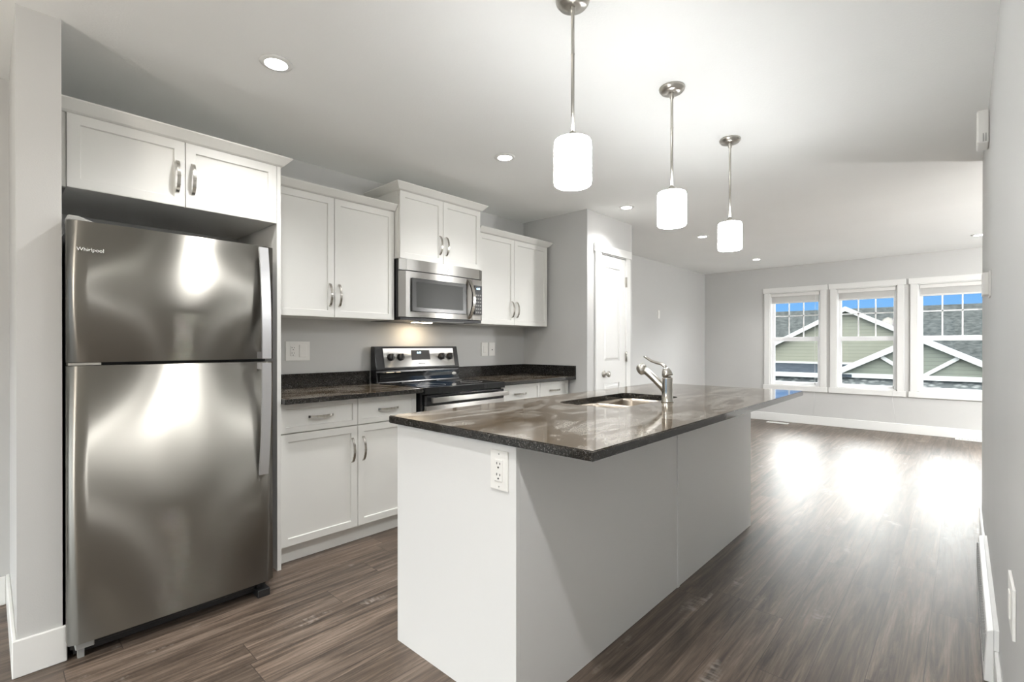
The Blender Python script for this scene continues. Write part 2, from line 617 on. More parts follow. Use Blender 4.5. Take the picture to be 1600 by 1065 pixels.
# pantry box with a door opening in its front
mb = MB()
mb.box(3.688, 3.79, 2.488, W + .15, 0, H)
mb.box(4.40, 4.497, 2.488, 3.45, 0, H)
mb.box(3.79, 3.895, 2.488, 2.59, 0, H)
mb.box(4.362, 4.40, 2.488, 2.59, 0, H)
mb.box(3.895, 4.362, 2.488, 2.59, 2.068, H)
mb.box(3.79, 4.40, 3.35, 3.45, 0, H)
struct('wall_pantry', mb, 'wall')
YR = -0.0973
struct('wall_right', MB().box(XB, 4.525, YR - .16, YR, 0, H), 'wall')
mb = MB()
mb.box(4.365, 4.525, -2.65, YR - .16, 0, H)
mb.box(4.525, 5.9, -2.65, -2.5, 0, H)
mb.box(7.6, XW, -2.65, -2.5, 0, H)
mb.box(5.9, 7.6, -2.65, -2.5, 0, 0.5)
mb.box(5.9, 7.6, -2.65, -2.5, 2.15, H)
struct('wall_far_side', mb, 'wall')
struct('wall_stub', MB().box(0.073, 0.195, 2.505, W, 0, H), 'wall')
# window wall with three openings
WY = [(1.56, 2.255), (0.657, 1.36), (-0.246, 0.44)]
WZ = (0.57, 2.02)
mb = MB()
edges = [3.2915, 2.255, 1.56, 1.36, 0.657, 0.44, -0.246, -2.65]
mb.box(XW, XW + .15, -2.65, 3.2915, 0, WZ[0])
mb.box(XW, XW + .15, -2.65, 3.2915, WZ[1], H)
for a, b in ((2.255, 3.2915), (1.36, 1.56), (0.44, 0.657), (-2.65, -0.246)):
    mb.box(XW, XW + .15, a, b, WZ[0], WZ[1])
struct('wall_window', mb, 'wall')
# wall behind the camera; its unseen patio door is widened for daylight
mb = MB()
mb.box(XB - .15, XB, -.26, 0.10, 0, H)
mb.box(XB - .15, XB, 3.0, W + .15, 0, H)
mb.box(XB - .15, XB, 0.10, 3.0, 2.08, H)
struct('wall_back', mb, 'wall')
mb = MB()
for a, b in ((0.10, 0.18), (1.50, 1.60), (2.92, 3.00)):
    mb.box(XB - .12, XB - .03, a, b, 0.0, 2.08)
mb.box(XB - .12, XB - .03, 0.10, 3.0, 0.0, 0.08)
mb.box(XB - .12, XB - .03, 0.10, 3.0, 2.0, 2.08)
pd = struct('door_2', mb, 'vinyl')
obj('glass', MB().box(XB - .085, XB - .075, 0.18, 2.92, 0.08, 2.0), 'glass', pd)

mb = MB()  # side window added out of view to brighten the living room
for a, b in ((5.9, 5.98), (6.71, 6.79), (7.52, 7.6)):
    mb.box(a, b, -2.62, -2.54, 0.5, 2.15)
mb.box(5.9, 7.6, -2.62, -2.54, 0.5, 0.58)
mb.box(5.9, 7.6, -2.62, -2.54, 2.07, 2.15)
w4 = struct('window_4', mb, 'vinyl')
obj('glass', MB().box(5.98, 7.52, -2.585, -2.575, 0.58, 2.07), 'glass', w4)

# baseboards
def base(name, x0, x1, y0, y1, hh=0.115):
    struct(name, MB().box(x0, x1, y0, y1, 0, hh, 0.003, 1), 'trim')
base('baseboard_window', XW - .013, XW, -2.5, 3.2915, 0.125)
base('baseboard_living', 4.497, XW - .013, 3.2785, 3.2915, 0.125)
mb = MB()
mb.box(XB, 4.538, YR, YR + .013, 0, 0.115, 0.003, 1)
mb.box(4.525, 4.538, -2.5, YR, 0, 0.115, 0.003, 1)
struct('baseboard_right', mb, 'trim')
mb = MB()
mb.box(0.060, 0.207, 2.492, 2.505, 0, 0.135, 0.003, 1)
mb.box(0.060, 0.073, 2.505, W, 0, 0.135, 0.003, 1)
struct('baseboard_stub', mb, 'trim')
base('baseboard_hall', XB, 0.060, W - .013, W, 0.13)
mb = MB()
mb.box(3.675, 3.688, 2.475, 2.59, 0, 0.115, 0.003, 1)
mb.box(3.675, 3.80, 2.475, 2.488, 0, 0.115, 0.003, 1)
mb.box(4.452, 4.51, 2.475, 2.488, 0, 0.115, 0.003, 1)
mb.box(4.497, 4.51, 2.488, 3.2785, 0, 0.115, 0.003, 1)
struct('baseboard_pantry', mb, 'trim')

# windows in the far wall
for i, (a, b) in enumerate(WY):
    ca, cb = a - .075, b + .078
    mb = MB()
    mb.box(XW - .02, XW, ca, a, WZ[0], WZ[1], 0.002, 1)
    mb.box(XW - .02, XW, b, cb, WZ[0], WZ[1], 0.002, 1)
    mb.box(XW - .024, XW, ca - .018, cb + .018, WZ[1], WZ[1] + .078, 0.002, 1)
    mb.box(XW - .024, XW, ca - .018, cb + .018, WZ[0] - .075, WZ[0], 0.002, 1)
    # jamb liners
    mb.box(XW, XW + .15, a, a + .012, WZ[0], WZ[1])
    mb.box(XW, XW + .15, b - .012, b, WZ[0], WZ[1])
    mb.box(XW, XW + .15, a, b, WZ[1] - .012, WZ[1])
    mb.box(XW, XW + .15, a, b, WZ[0], WZ[0] + .012)
    win = struct('window_%d' % (i + 1), mb, 'trim')
    gx = XW + .07
    i0, i1, z0, z1 = a + .012, b - .012, WZ[0] + .012, WZ[1] - .012
    zm = 1.29
    mb = MB()
    mb.box(gx + .03, gx + .06, i0, i0 + .036, zm - .03, z1)
    mb.box(gx + .03, gx + .06, i1 - .036, i1, zm - .03, z1)
    mb.box(gx + .03, gx + .06, i0 + .036, i1 - .036, z1 - .036, z1)
    mb.box(gx + .03, gx + .06, i0 + .036, i1 - .036, zm - .03, zm + .035)
    obj('upper_sash', mb, 'vinyl', win)
    mb = MB()
    mb.box(gx, gx + .03, i0, i0 + .04, z0, zm + .03)
    mb.box(gx, gx + .03, i1 - .04, i1, z0, zm + .03)
    mb.box(gx, gx + .03, i0 + .04, i1 - .04, z0, z0 + .045)
    mb.box(gx, gx + .03, i0 + .04, i1 - .04, zm - .03, zm + .03)
    mb.box(gx - .012, gx, (i0 + i1) / 2 - .06, (i0 + i1) / 2 + .06, zm + .012, zm + .03)
    obj('lower_sash', mb, 'vinyl', win)
    mb = MB()
    gy0, gy1 = i0 + .036, i1 - .036
    for k in (1, 2):
        yk = gy0 + (gy1 - gy0) * k / 3
        mb.box(gx + .040, gx + .050, yk - .008, yk + .008, zm + .035, z1 - .036)
    zz = 1.655
    mb.box(gx + .040, gx + .050, gy0, gy1, zz - .008, zz + .008)
    obj('muntin_grille', mb, 'vinyl', win)
    obj('upper_glass', MB().box(gx + .051, gx + .054, gy0, gy1, zm + .035, z1 - .036), 'glass', win)
    obj('lower_glass', MB().box(gx + .013, gx + .016, i0 + .04, i1 - .04, z0 + .045, zm - .03), 'glass', win)

# pantry door and its casing
mb = MB()
mb.box(3.802, 3.900, 2.468, 2.488, 0, 2.062, 0.003, 1)
mb.box(4.357, 4.437, 2.468, 2.488, 0, 2.062, 0.003, 1)
mb.box(3.785, 4.455, 2.464, 2.488, 2.062, 2.138, 0.003, 1)
mb.box(3.885, 3.900, 2.488, 2.59, 0, 2.062)
mb.box(4.357, 4.372, 2.488, 2.59, 0, 2.062)
mb.box(3.900, 4.357, 2.488, 2.59, 2.055, 2.068)
struct('trim_1', mb, 'trim')
b = bmesh.new()
mb = MB()
dx0, dx1, dy = 3.903, 4.354, 2.482
mb.box(dx0, dx1, dy + .009, dy + .035, 0.012, 2.048)
zs = [0.012, 0.20, 0.835, 1.045, 1.94, 2.048]
xs = [dx0, 3.965, 4.240, dx1]
mb.box(xs[0], xs[1], dy, dy + .009, zs[0], zs[5])
mb.box(xs[2], xs[3], dy, dy + .009, zs[0], zs[5])
for a, c in ((0, 1), (2, 3), (4, 5)):
    mb.box(xs[1], xs[2], dy, dy + .009, zs[a], zs[c])
door = struct('door_1', mb, 'trim')
for a, c in ((1, 2), (3, 4)):
    x0, x1, z0, z1 = xs[1], xs[2], zs[a], zs[c]
    lo = [(x0, dy + .009, z0), (x1, dy + .009, z0), (x1, dy + .009, z1), (x0, dy + .009, z1)]
    k = .03
    hi = [(x0 + k, dy + .001, z0 + k), (x1 - k, dy + .001, z0 + k), (x1 - k, dy + .001, z1 - k), (x0 + k, dy + .001, z1 - k)]
    obj('raised_panel', MB().hexa(lo, hi), 'trim', door)
RX = Matrix.Rotation(PI / 2, 4, 'X')
kn = MB().lathe([(0, 0), (0.033, 0), (0.033, 0.006), (0.014, 0.012), (0.012, 0.03), (0.02, 0.038), (0.028, 0.05), (0.026, 0.062), (0.012, 0.068), (0, 0.069)], (3.955, dy, 0.926), 24, RX)
obj('door_knob', kn, 'nickel', door)
for zc in (0.25, 1.083, 1.827):
    mb = MB().box(4.346, 4.362, dy - .012, dy - .001, zc - .048, zc + .048, 0.002, 1)
    mb.tube([(4.355, dy - .016, zc - .05), (4.355, dy - .016, zc + .05)], 0.006)
    obj('hinge', mb, 'nickel', door)

# ------------------------------------------------------------------ refrigerator
fr_ = thing('refrigerator', 'tall stainless steel top-freezer refrigerator in the alcove beside the kitchen cabinets', 'refrigerator', (0.57, 2.85, 0))
obj('cabinet_body', MB().box(0.214, 0.926, 2.497, 3.23, 0.03, 1.652, 0.004, 1), 'blackm', fr_)
def fdoor(name, z0, z1):
    """slightly crowned steel door skin with rolled edges"""
    b = bmesh.new()
    x0, x1, y0, y1 = 0.202, 0.9363, 2.418, 2.488
    n = 24
    prof = []
    for i in range(n + 1):
        a = i / n
        x = x0 + (x1 - x0) * a
        ed = min(a, 1 - a) * (x1 - x0)
        roll = 0.014 * max(0, 1 - ed / 0.022) ** 2
        prof.append((x, y0 + 0.005 * (2 * a - 1) ** 2 + roll))
    prof += [(x1, y1), (x0, y1)]
    m2 = MB().prism(prof, 'z', z0, z1)
    for f in m2.bm.faces:
        if abs(f.normal.z) < 0.5 and f.calc_center_median().y < 2.45:
            f.smooth = True
    o = obj(name, m2, 'steel', fr_)
    return o
fz = fdoor('freezer_door', 1.133, 1.664)
fd = fdoor('fresh_food_door', 0.078, 1.120)
def fhandle(za, zb, parent):
    """flat bar that leaves the door at za and stands proud at zb"""
    n = 14
    pts = []
    for i in range(n + 1):
        a = i / n
        d = 0.012 + 0.052 * (1 - (1 - a) ** 2.0)
        pts.append((0.885 - 0.006 * a, 2.424 - d, za + (zb - za) * a))
    mb = MB().strip(pts, 0.040, 0.012, (1, 0, 0))
    q = pts[-1]
    s_ = 1 if zb < za else -1
    mb.box(0.860, 0.880, q[1] + .004, 2.424, min(zb, zb + s_ * .03), max(zb, zb + s_ * .03))
    q = pts[0]
    s_ = -s_
    mb.box(0.868, 0.902, q[1] + .002, 2.424, min(za, za + s_ * .05), max(za, za + s_ * .05))
    return obj('handle', mb, 'silver', parent)
fhandle(1.655, 1.136, fz)
fhandle(0.592, 1.116, fd)
text_obj('badge_lettering', 'Whirlpool', 0.019, 'badge', fz, Matrix.Translation((0.268, 2.4185, 1.557)) @ FACE_Y, 0.0015)
mb = MB().hexa([(0.202, 2.43, 1.664), (0.285, 2.43, 1.664), (0.30, 2.53, 1.655), (0.202, 2.53, 1.655)],
               [(0.206, 2.435, 1.683), (0.235, 2.435, 1.683), (0.25, 2.53, 1.683), (0.206, 2.53, 1.683)], 0.003)
obj('hinge_cover', mb, 'greyplast', fr_)
obj('middle_hinge', MB().box(0.206, 0.30, 2.43, 2.497, 1.122, 1.131), 'nickel', fr_)
obj('base_grille', MB().box(0.225, 0.915, 2.50, 2.53, 0.012, 0.07), 'blackm', fr_)
for x in (0.225, 0.87):
    obj('foot', MB().box(x, x + .055, 2.44, 2.56, 0.0 if x > .5 else 0.05, 0.035 if x > .5 else 0.075, 0.002, 1).box(x + .01, x + .03, 2.48, 2.50, 0.0, 0.055), 'greyplast' if x < .5 else 'blackm', fr_)

# ------------------------------------------------------------------ cabinets
def crown(x0, x1, yf, yb, z0, hgt=0.046, out=0.042, left=True, right=True):
    l = out if left else 0
    r = out if right else 0
    lo = [(x0, yf, z0), (x1, yf, z0), (x1, yb, z0), (x0, yb, z0)]
    k = 0.30
    mid = [(x0 - l * k, yf - out * k, z0 + .006), (x1 + r * k, yf - out * k, z0 + .006), (x1 + r * k, yb, z0 + .006), (x0 - l * k, yb, z0 + .006)]
    hi = [(x0 - l, yf - out, z0 + hgt - .006), (x1 + r, yf - out, z0 + hgt - .006), (x1 + r, yb, z0 + hgt - .006), (x0 - l, yb, z0 + hgt - .006)]
    top = [(q[0], q[1], z0 + hgt) for q in hi]
    return MB().hexa(lo, mid).hexa(mid, hi).hexa(hi, top)
def door_pair(parent, x0, xm, x1, z0, z1, yf, hz, hlen, rail=0.057, hoff=0.031):
    for a, c, hx in ((x0, xm - .0015, xm - hoff), (xm + .0015, x1, xm + hoff)):
        d = obj('door', MB().shaker(a, c, z0, z1, yf, rail=rail), 'cab', parent)
        obj('handle', bow_pull(hx, hz, yf, hlen), 'chrome', d)

c = thing('fridge_cabinet', 'white two-door cabinet above the refrigerator with its tall side panel', 'cabinet', (0.63, 2.95, 0))
obj('cabinet_box', MB().box(0.222, 1.043, 2.682, W - .002, 1.842, 2.144), 'cab', c)
obj('filler_strip', MB().box(0.1965, 0.2205, 2.675, 2.70, 1.842, 2.144), 'cab', c)
obj('side_panel', MB().box(1.0455, 1.066, 2.662, W - .002, 0, 2.144, 0.001, 1), 'cab', c)
door_pair(c, 0.2225, 0.632, 1.0435, 1.8405, 2.1425, 2.66, 1.977, 0.142)
cm = crown(0.1965, 1.066, 2.664, 2.862, 2.144, 0.046, 0.046, left=False)
cm.box(0.1965, 1.066, 2.863, W - .002, 2.144, 2.190)
obj('crown_molding', cm, 'cab', c)

c = thing('upper_cabinet', 'white two-door wall cabinet between refrigerator panel and microwave', 'cabinet', (1.50, 3.08, 0), 'white wall cabinets')
obj('cabinet_box', MB().box(1.0675, 1.938, 2.932, W - .002, 1.3755, 2.127), 'cab', c)
door_pair(c, 1.070, 1.4945, 1.934, 1.3735, 2.1245, 2.91, 1.512, 0.142)
obj('crown_molding', crown(1.0675, 1.938, 2.914, W - .002, 2.127, 0.046, 0.042, False, False), 'cab', c)

c = thing('upper_cabinet', 'tall-set white two-door wall cabinet directly above the microwave', 'cabinet', (2.32, 3.05, 0), 'white wall cabinets')
obj('cabinet_box', MB().box(1.940, 2.706, 2.872, W - .002, 1.803, 2.272), 'cab', c)
door_pair(c, 1.9415, 2.3215, 2.7045, 1.8015, 2.2695, 2.85, 1.938, 0.140)
obj('crown_molding', crown(1.940, 2.706, 2.854, W - .002, 2.272, 0.048, 0.046), 'cab', c)

c = thing('upper_cabinet', 'white two-door wall cabinet between microwave and grey pantry wall', 'cabinet', (3.18, 3.08, 0), 'white wall cabinets')
obj('cabinet_box', MB().box(2.7375, 3.640, 2.932, W - .002, 1.3755, 2.127), 'cab', c)
door_pair(c, 2.739, 3.1755, 3.638, 1.3735, 2.1245, 2.91, 1.510, 0.142)
obj('crown_molding', crown(2.7375, 3.640, 2.914, W - .002, 2.127, 0.046, 0.042, False, True), 'cab', c)

def base_cab(label, x0, x1, xm, hdl):
    c = thing('base_cabinet', label, 'cabinet', ((x0 + x1) / 2, 2.95, 0), 'white base cabinets')
    obj('cabinet_box', MB().box(x0, x1, 2.706, W - .002, 0.10, 0.8815), 'cab', c)
    obj('toe_kick', MB().box(x0, x1, 2.738, 2.752, 0, 0.10), 'cab', c)
    door_pair(c, x0 + .002, xm, x1 - .002, 0.103, 0.712, 2.684, 0.568, 0.145, hoff=0.036)
    for a, b_ in ((x0 + .002, xm - .0015), (xm + .0015, x1 - .002)):
        d = obj('drawer_front', MB().shaker(a, b_, 0.718, 0.879, 2.684, rail=0.042), 'cab', c)
        obj('handle', bow_pull((a + b_) / 2, 0.797, 2.684, 0.145, False), 'chrome', d)
base_cab('white base cabinet with two drawers between refrigerator panel and range', 1.068, 1.958, 1.5265, 1)
base_cab('white base cabinet with two drawers between range and pantry wall', 2.745, 3.672, 3.2585, 1)

# counters with splashes
c = thing('countertop', 'short dark granite countertop between refrigerator panel and range', 'countertop', (1.5, 2.95, 0.8825), 'granite kitchen counters')
stone_top(obj('slab', MB().box(1.068, 1.965, 2.614, W - .002, 0.8825, 0.912, 0.004), 'stone', c))
obj('backsplash', MB().box(1.068, 1.937, W - .021, W - .002, 0.9125, 1.008, 0.002, 1), 'stone', c)
c = thing('countertop', 'dark granite countertop running from range into the pantry corner', 'countertop', (3.2, 2.95, 0.8825), 'granite kitchen counters')
stone_top(obj('slab', MB().box(2.739, 3.686, 2.608, W - .002, 0.8825, 0.912, 0.004), 'stone', c))
obj('backsplash', MB().box(2.752, 3.686, W - .021, W - .002, 0.9125, 1.008, 0.002, 1), 'stone', c)
obj('side_splash', MB().box(3.667, 3.686, 2.608, W - .022, 0.9125, 1.008, 0.002, 1), 'stone', c)

# ------------------------------------------------------------------ range
r = thing('range', 'freestanding electric range with black glass cooktop and steel control panel', 'range', (2.35, 2.9, 0))
RX0, RX1 = 1.972, 2.732
obj('body', MB().box(RX0, RX1, 2.645, 3.225, 0.03, 0.89), 'black', r)
ck = obj('cooktop', MB().box(RX0 - .003, RX1 + .003, 2.605, 3.165, 0.868, 0.916, 0.006), 'glassblack', r)
for x, y, rad in ((2.16, 2.78, .10), (2.54, 2.78, .085), (2.17, 3.03, .075), (2.53, 3.03, .10)):
    mb = MB()
    mb.lathe([(rad - .003, 0.9161), (rad - .003, 0.9165), (rad, 0.9165), (rad, 0.9161)], (x, y, 0), 40)
    obj('burner_ring', mb, 'greyplast', ck)
pts = [(3.15, 0.916), (3.235, 0.916), (3.235, 1.187), (3.185, 1.187), (3.150, 1.015), (3.162, 1.005)]
bg = obj('backguard', MB().prism(pts, 'x', 1.945, 2.742, 0.003), 'black', r)
# steel panel on the sloping face
def slope(x, z, off):
    return (x, 3.150 + (z - 1.015) * (0.035 / 0.172) - off, z)
def plate(x0, x1, z0, z1, o0, o1, bev=0.0):
    return MB().hexa([slope(x0, z0, o0), slope(x1, z0, o0), slope(x1, z1, o0), slope(x0, z1, o0)],
                     [slope(x0, z0, o1), slope(x1, z0, o1), slope(x1, z1, o1), slope(x0, z1, o1)], bev)
cp = obj('control_panel', plate(2.012, 2.690, 1.030, 1.172, -0.002, 0.004), 'steel2', bg)
obj('display_window', plate(2.262, 2.440, 1.082, 1.158, 0.003, 0.006), 'blackm', bg)
ts = Matrix.Rotation(PI / 2 - math.atan(0.035 / 0.172), 4, 'X')
text_obj('clock_digits', '6:19', 0.022, 'digits', bg, Matrix.Translation(slope(2.335, 1.138, 0.0062)) @ ts)
text_obj('brand_lettering', 'Whirlpool', 0.015, 'ink', bg, Matrix.Translation(slope(2.352, 1.051, 0.0042)) @ ts)
for x in (2.070, 2.157, 2.556, 2.643):
    R = Matrix.Rotation(PI / 2 - math.atan(0.035 / 0.172), 4, 'X')
    mb = MB().lathe([(0, 0), (0.028, 0), (0.027, 0.012), (0.023, 0.024), (0.021, 0.026), (0, 0.026)], slope(x, 1.105, 0.003), 24, R)
    mb.hexa([slope(x - .003, 1.082, .02), slope(x + .007, 1.082, .02), slope(x + .015, 1.134, .02), slope(x + .005, 1.134, .02)],
            [slope(x - .003, 1.085, .036), slope(x + .007, 1.085, .036), slope(x + .014, 1.132, .036), slope(x + .005, 1.132, .036)])
    obj('knob', mb, 'blackm', r)
obj('lower_trim', MB().box(1.962, 2.728, 3.138, 3.152, 0.925, 0.995, 0.002, 1), 'glassblack', bg)
st = MB().lathe([(0, 0), (1, 0), (1, 1), (0, 1)], (0, 0, 0), 28)
bmesh.ops.transform(st.bm, matrix=Matrix.Translation((2.672, 3.1375, 0.963)) @ RX @ Matrix.Diagonal((0.024, 0.012, 0.0012, 1)), verts=st.bm.verts[:])
obj('oval_sticker', st, 'plastic', bg)
od = obj('oven_door', MB().box(RX0 + .012, RX1 - .008, 2.604, 2.642, 0.20, 0.79, 0.004), 'steel2', r)
obj('door_glass', MB().box(2.08, 2.62, 2.601, 2.606, 0.32, 0.68, 0.002, 1), 'glassblack', od)
obj('door_top_trim', MB().box(RX0 + .012, RX1 - .008, 2.606, 2.642, 0.792, 0.862, 0.003, 1), 'black', od)
mb = MB().box(RX0 + .02, RX1 - .012, 2.545, 2.565, 0.816, 0.850, 0.005)
for x in (RX0 + .06, RX1 - .06):
    mb.box(x - .012, x + .012, 2.563, 2.606, 0.818, 0.846)
obj('handle', mb, 'steel2', od)
obj('storage_drawer', MB().box(RX0 + .012, RX1 - .008, 2.606, 2.642, 0.05, 0.192, 0.003, 1), 'steel2', r)

# ------------------------------------------------------------------ microwave
mw = thing('microwave', 'over-the-range stainless steel microwave with dark window and curved handle', 'microwave', (2.34, 3.05, 1.38))
MX0, MX1 = 1.941, 2.7325
obj('body', MB().box(MX0, MX1, 2.872, W - .002, 1.392, 1.799, 0.002, 1), 'black', mw)
def bowed(x0, x1, z0, z1, thk=0.03):
    n = 16
    pr = []
    for i in range(n + 1):
        x = x0 + (x1 - x0) * i / n
        a = (x - MX0) / (MX1 - MX0)
        pr.append((x, 2.842 - 0.012 * (1 - (2 * a - 1) ** 2) + 0.02 * max(0, 1 - min(a, 1 - a) / 0.045) ** 2))
    return MB().prism(pr + [(x1, 2.872), (x0, 2.872)], 'z', z0, z1)
vg = obj('vent_panel', bowed(MX0, MX1, 1.7225, 1.799), 'steel2', mw)
# small ring-of-dots emblem
mb = MB()
for a, rr_ in ((0.3, .008), (1.6, .008), (2.9, .008), (4.2, .008), (5.4, .008)):
    mb.lathe([(0, 0), (0.0032, 0), (0.0032, 0.001), (0, 0.001)], (2.338 + .016 * math.cos(a), 2.8302, 1.762 + .012 * math.sin(a)), 10, RX)
obj('emblem', mb, 'ink', vg)
dr_ = obj('door', bowed(MX0, 2.598, 1.396, 1.716), 'steel2', mw)
wn_ = obj('window', MB().box(2.022, 2.533, 2.8245, 2.838, 1.434, 1.670, 0.004), 'mwglass', dr_)
obj('window_mesh', MB().box(2.060, 2.497, 2.8236, 2.830, 1.464, 1.645, 0.001, 1), 'mwglass2', dr_)
pts = []
for i in range(19):
    a = i / 18
    pts.append((2.562 + .016 * math.sin(PI * a), 2.832 - .045 * math.sin(PI * a) ** 0.7, 1.705 - .30 * a))
obj('handle', MB().strip(pts, 0.026, 0.011, (1, 0, 0)), 'chrome', dr_)
kp = obj('control_panel', bowed(2.602, MX1, 1.396, 1.716), 'steel2', mw)
obj('keypad', MB().box(2.622, 2.702, 2.828, 2.846, 1.440, 1.670, 0.001, 1), 'blackm', kp)
text_obj('clock_digits', '6:19', 0.021, 'digits', kp, Matrix.Translation((2.660, 2.8274, 1.644)) @ FACE_Y)
mb = MB()
for ix in range(3):
    for iz in range(6):
        mb.box(2.633 + ix * .022, 2.648 + ix * .022, 2.8272, 2.829, 1.452 + iz * .027, 1.464 + iz * .027)
obj('key_labels', mb, 'keys', kp)
obj('underside', MB().box(MX0 + .01, MX1 - .01, 2.86, W - .01, 1.374, 1.392), 'blackm', mw)
obj('grease_filter', MB().box(2.13, 2.54, 2.865, 2.98, 1.368, 1.3745), 'greyplast', mw)
obj('hood_lamp', MB().box(2.24, 2.40, 3.08, 3.14, 1.3715, 1.3738), 'hoodlamp', mw)

# ------------------------------------------------------------------ island
isl = thing('kitchen_island', 'long white panelled kitchen island base under the dark stone top', 'island', (2.3, 1.36, 0))
IX0, IX1, IY0, IY1 = 1.135, 3.455, 1.033, 1.684
obj('end_panel', MB().box(IX0, IX0 + .018, IY0, IY1, 0, 0.8825), 'island', isl)
mb = MB().box(IX0 + .0185, 2.315, IY0, IY0 + .018, 0, 0.8825)
mb.box(2.338, IX1, IY0, IY0 + .018, 0, 0.8825)
obj('back_panel', mb, 'island', isl)
obj('joint_strip', MB().box(2.315, 2.338, IY0 - .005, IY0 + .016, 0, 0.8825, 0.001, 1), 'island', isl)
mb = MB().box(IX0 + .019, IX1 - .019, IY1 - .04, IY1 - .022, 0.10, 0.8825)
mb.box(IX1 - .018, IX1, IY0 + .0185, IY1, 0, 0.8825)
mb.box(IX0 + .019, IX1 - .019, IY0 + .02, IY1 - .022, 0.09, 0.108)
mb.box(IX0 + .019, IX1 - .019, IY1 - .07, IY1 - .055, 0, 0.10)
obj('carcass', mb, 'cab', isl)
n = 4
wd = (IX1 - IX0 - .04) / n
for k in range(n):
    a = IX0 + .02 + k * wd
    # fronts face the range (+y): built facing -y then mirrored
    s2 = MB().shaker(a + .002, a + wd - .002, 0.103, 0.878, 0.0)
    for v in s2.bm.verts:
        v.co.y = IY1 - v.co.y
    bmesh.ops.reverse_faces(s2.bm, faces=s2.bm.faces[:])
    obj('door', s2, 'cab', isl)

# stone top with a sink cut-out (rounded corners)
SX0, SX1, SY0, SY1 = 1.93, 2.61, 1.145, 1.49
def rrect(x0, x1, y0, y1, r_, n_=6):
    out = []
    for cx, cy_, a0 in ((x1 - r_, y1 - r_, 0), (x0 + r_, y1 - r_, 90), (x0 + r_, y0 + r_, 180), (x1 - r_, y0 + r_, 270)):
        for i in range(n_ + 1):
            a = math.radians(a0 + 90 * i / n_)
            out.append((cx + r_ * math.cos(a), cy_ + r_ * math.sin(a)))
    return out
def ring_slab(outer, inner, z0, z1):
    """slab between two loops with matching counts, plus side walls"""
    b = bmesh.new()
    n_ = len(outer)
    V = [[b.verts.new((x, y, z)) for x, y in L] for L in (outer, inner) for z in (z0, z1)]
    o0, o1, i0, i1 = V
    for k in range(n_):
        j = (k + 1) % n_
        b.faces.new((o0[k], o0[j], o1[j], o1[k]))
        b.faces.new((i0[j], i0[k], i1[k], i1[j]))
        b.faces.new((o1[k], o1[j], i1[j], i1[k]))
        b.faces.new((o0[j], o0[k], i0[k], i0[j]))
    bmesh.ops.recalc_face_normals(b, faces=b.faces[:])
    return b
top = ring_slab(rrect(1.1095, 3.472, 0.730, 1.711, 0.006), rrect(SX0, SX1, SY0, SY1, 0.06), 0.8825, 0.912)
ee = [e_ for e_ in top.edges if len(e_.link_faces) == 2 and e_.calc_face_angle(0) > 1.0 and abs(e_.verts[0].co.z - e_.verts[1].co.z) < 1e-5]
bmesh.ops.bevel(top, geom=ee, offset=0.003, segments=2, affect='EDGES')
tag(stone_top(obj('island_countertop', MB().add(top), 'stone')), 'large polished dark granite top with sink cut-out on the white island', 'countertop')

# double-bowl undermount sink
def bowl(x0, x1, y0, y1, depth, mb, zt=0.8815):
    loops = []
    for ins, z, r_ in ((-.012, zt, .055), (0.0, zt, .05), (0.004, zt - .02, .05), (0.012, zt - depth + .03, .05), (0.035, zt - depth, .05)):
        loops.append([(x, y, z) for x, y in rrect(x0 + ins, x1 - ins, y0 + ins, y1 - ins, r_)])
    b = bmesh.new()
    VV = [[b.verts.new(q) for q in L] for L in loops]
    n_ = len(VV[0])
    for A, B in zip(VV, VV[1:]):
        for k in range(n_):
            j = (k + 1) % n_
            f = b.faces.new((A[k], A[j], B[j], B[k]))
            f.smooth = True
    b.faces.new(VV[-1])
    # outer skin so the bowl has thickness
    ret = bmesh.ops.extrude_face_region(b, geom=b.faces[:])
    for v in [q for q in ret['geom'] if isinstance(q, bmesh.types.BMVert)]:
        v.co.z -= 0.0016
    bmesh.ops.recalc_face_normals(b, faces=b.faces[:])
    mb.add(b)
sk = thing('sink', 'stainless steel double-bowl sink undermounted in the island top', 'sink', (2.27, 1.32, 0.70))
mb = MB()
bowl(SX0 + .006, 2.262, SY0 + .006, SY1 - .006, 0.17, mb)
bowl(2.282, SX1 - .006, SY0 + .006, SY1 - .006, 0.17, mb)
obj('basin', mb, 'sinksteel', sk)
for x in (2.10, 2.44):
    obj('drain', MB().lathe([(0, 0.003), (0.018, 0.003), (0.03, 0.006), (0.042, 0.004), (0.044, 0.0)], (x, 1.32, 0.7125), 24), 'nickel', sk)

# faucet
FX, FY, FZ = 2.325, 1.088, 0.912
fa = thing('faucet', 'brushed nickel single-lever pull-out faucet standing on the island beside the sink', 'faucet', (FX, FY, FZ))
mb = MB().lathe([(0, 0), (0.031, 0), (0.031, 0.004), (0.0275, 0.008), (0.0265, 0.06), (0.026, 0.118), (0.0255, 0.122), (0.02, 0.124), (0.019, 0.129), (0, 0.129)], (FX, FY, FZ), 32)
obj('body', mb, 'chrome', fa)
spx = []
for a in [i / 10 for i in range(11)]:
    spx.append((FX, FY + .005 + .125 * a, FZ + .055 + .108 * a + .004 * math.sin(PI * a)))
obj('spout', MB().tube(spx, [0.022, 0.0205] + [0.0185] * 9, 20), 'chrome', fa)
Rs = Matrix.Rotation(-math.radians(52), 4, 'X')
hd = MB().lathe([(0, -.022), (0.018, -.020), (0.025, -.010), (0.0275, 0.004), (0.026, 0.018), (0.019, 0.030), (0.010, 0.034), (0, 0.034)], (FX, FY + .142, FZ + .166), 24, Matrix.Rotation(math.radians(150), 4, 'X'))
obj('spray_head', hd, 'nickel', fa)
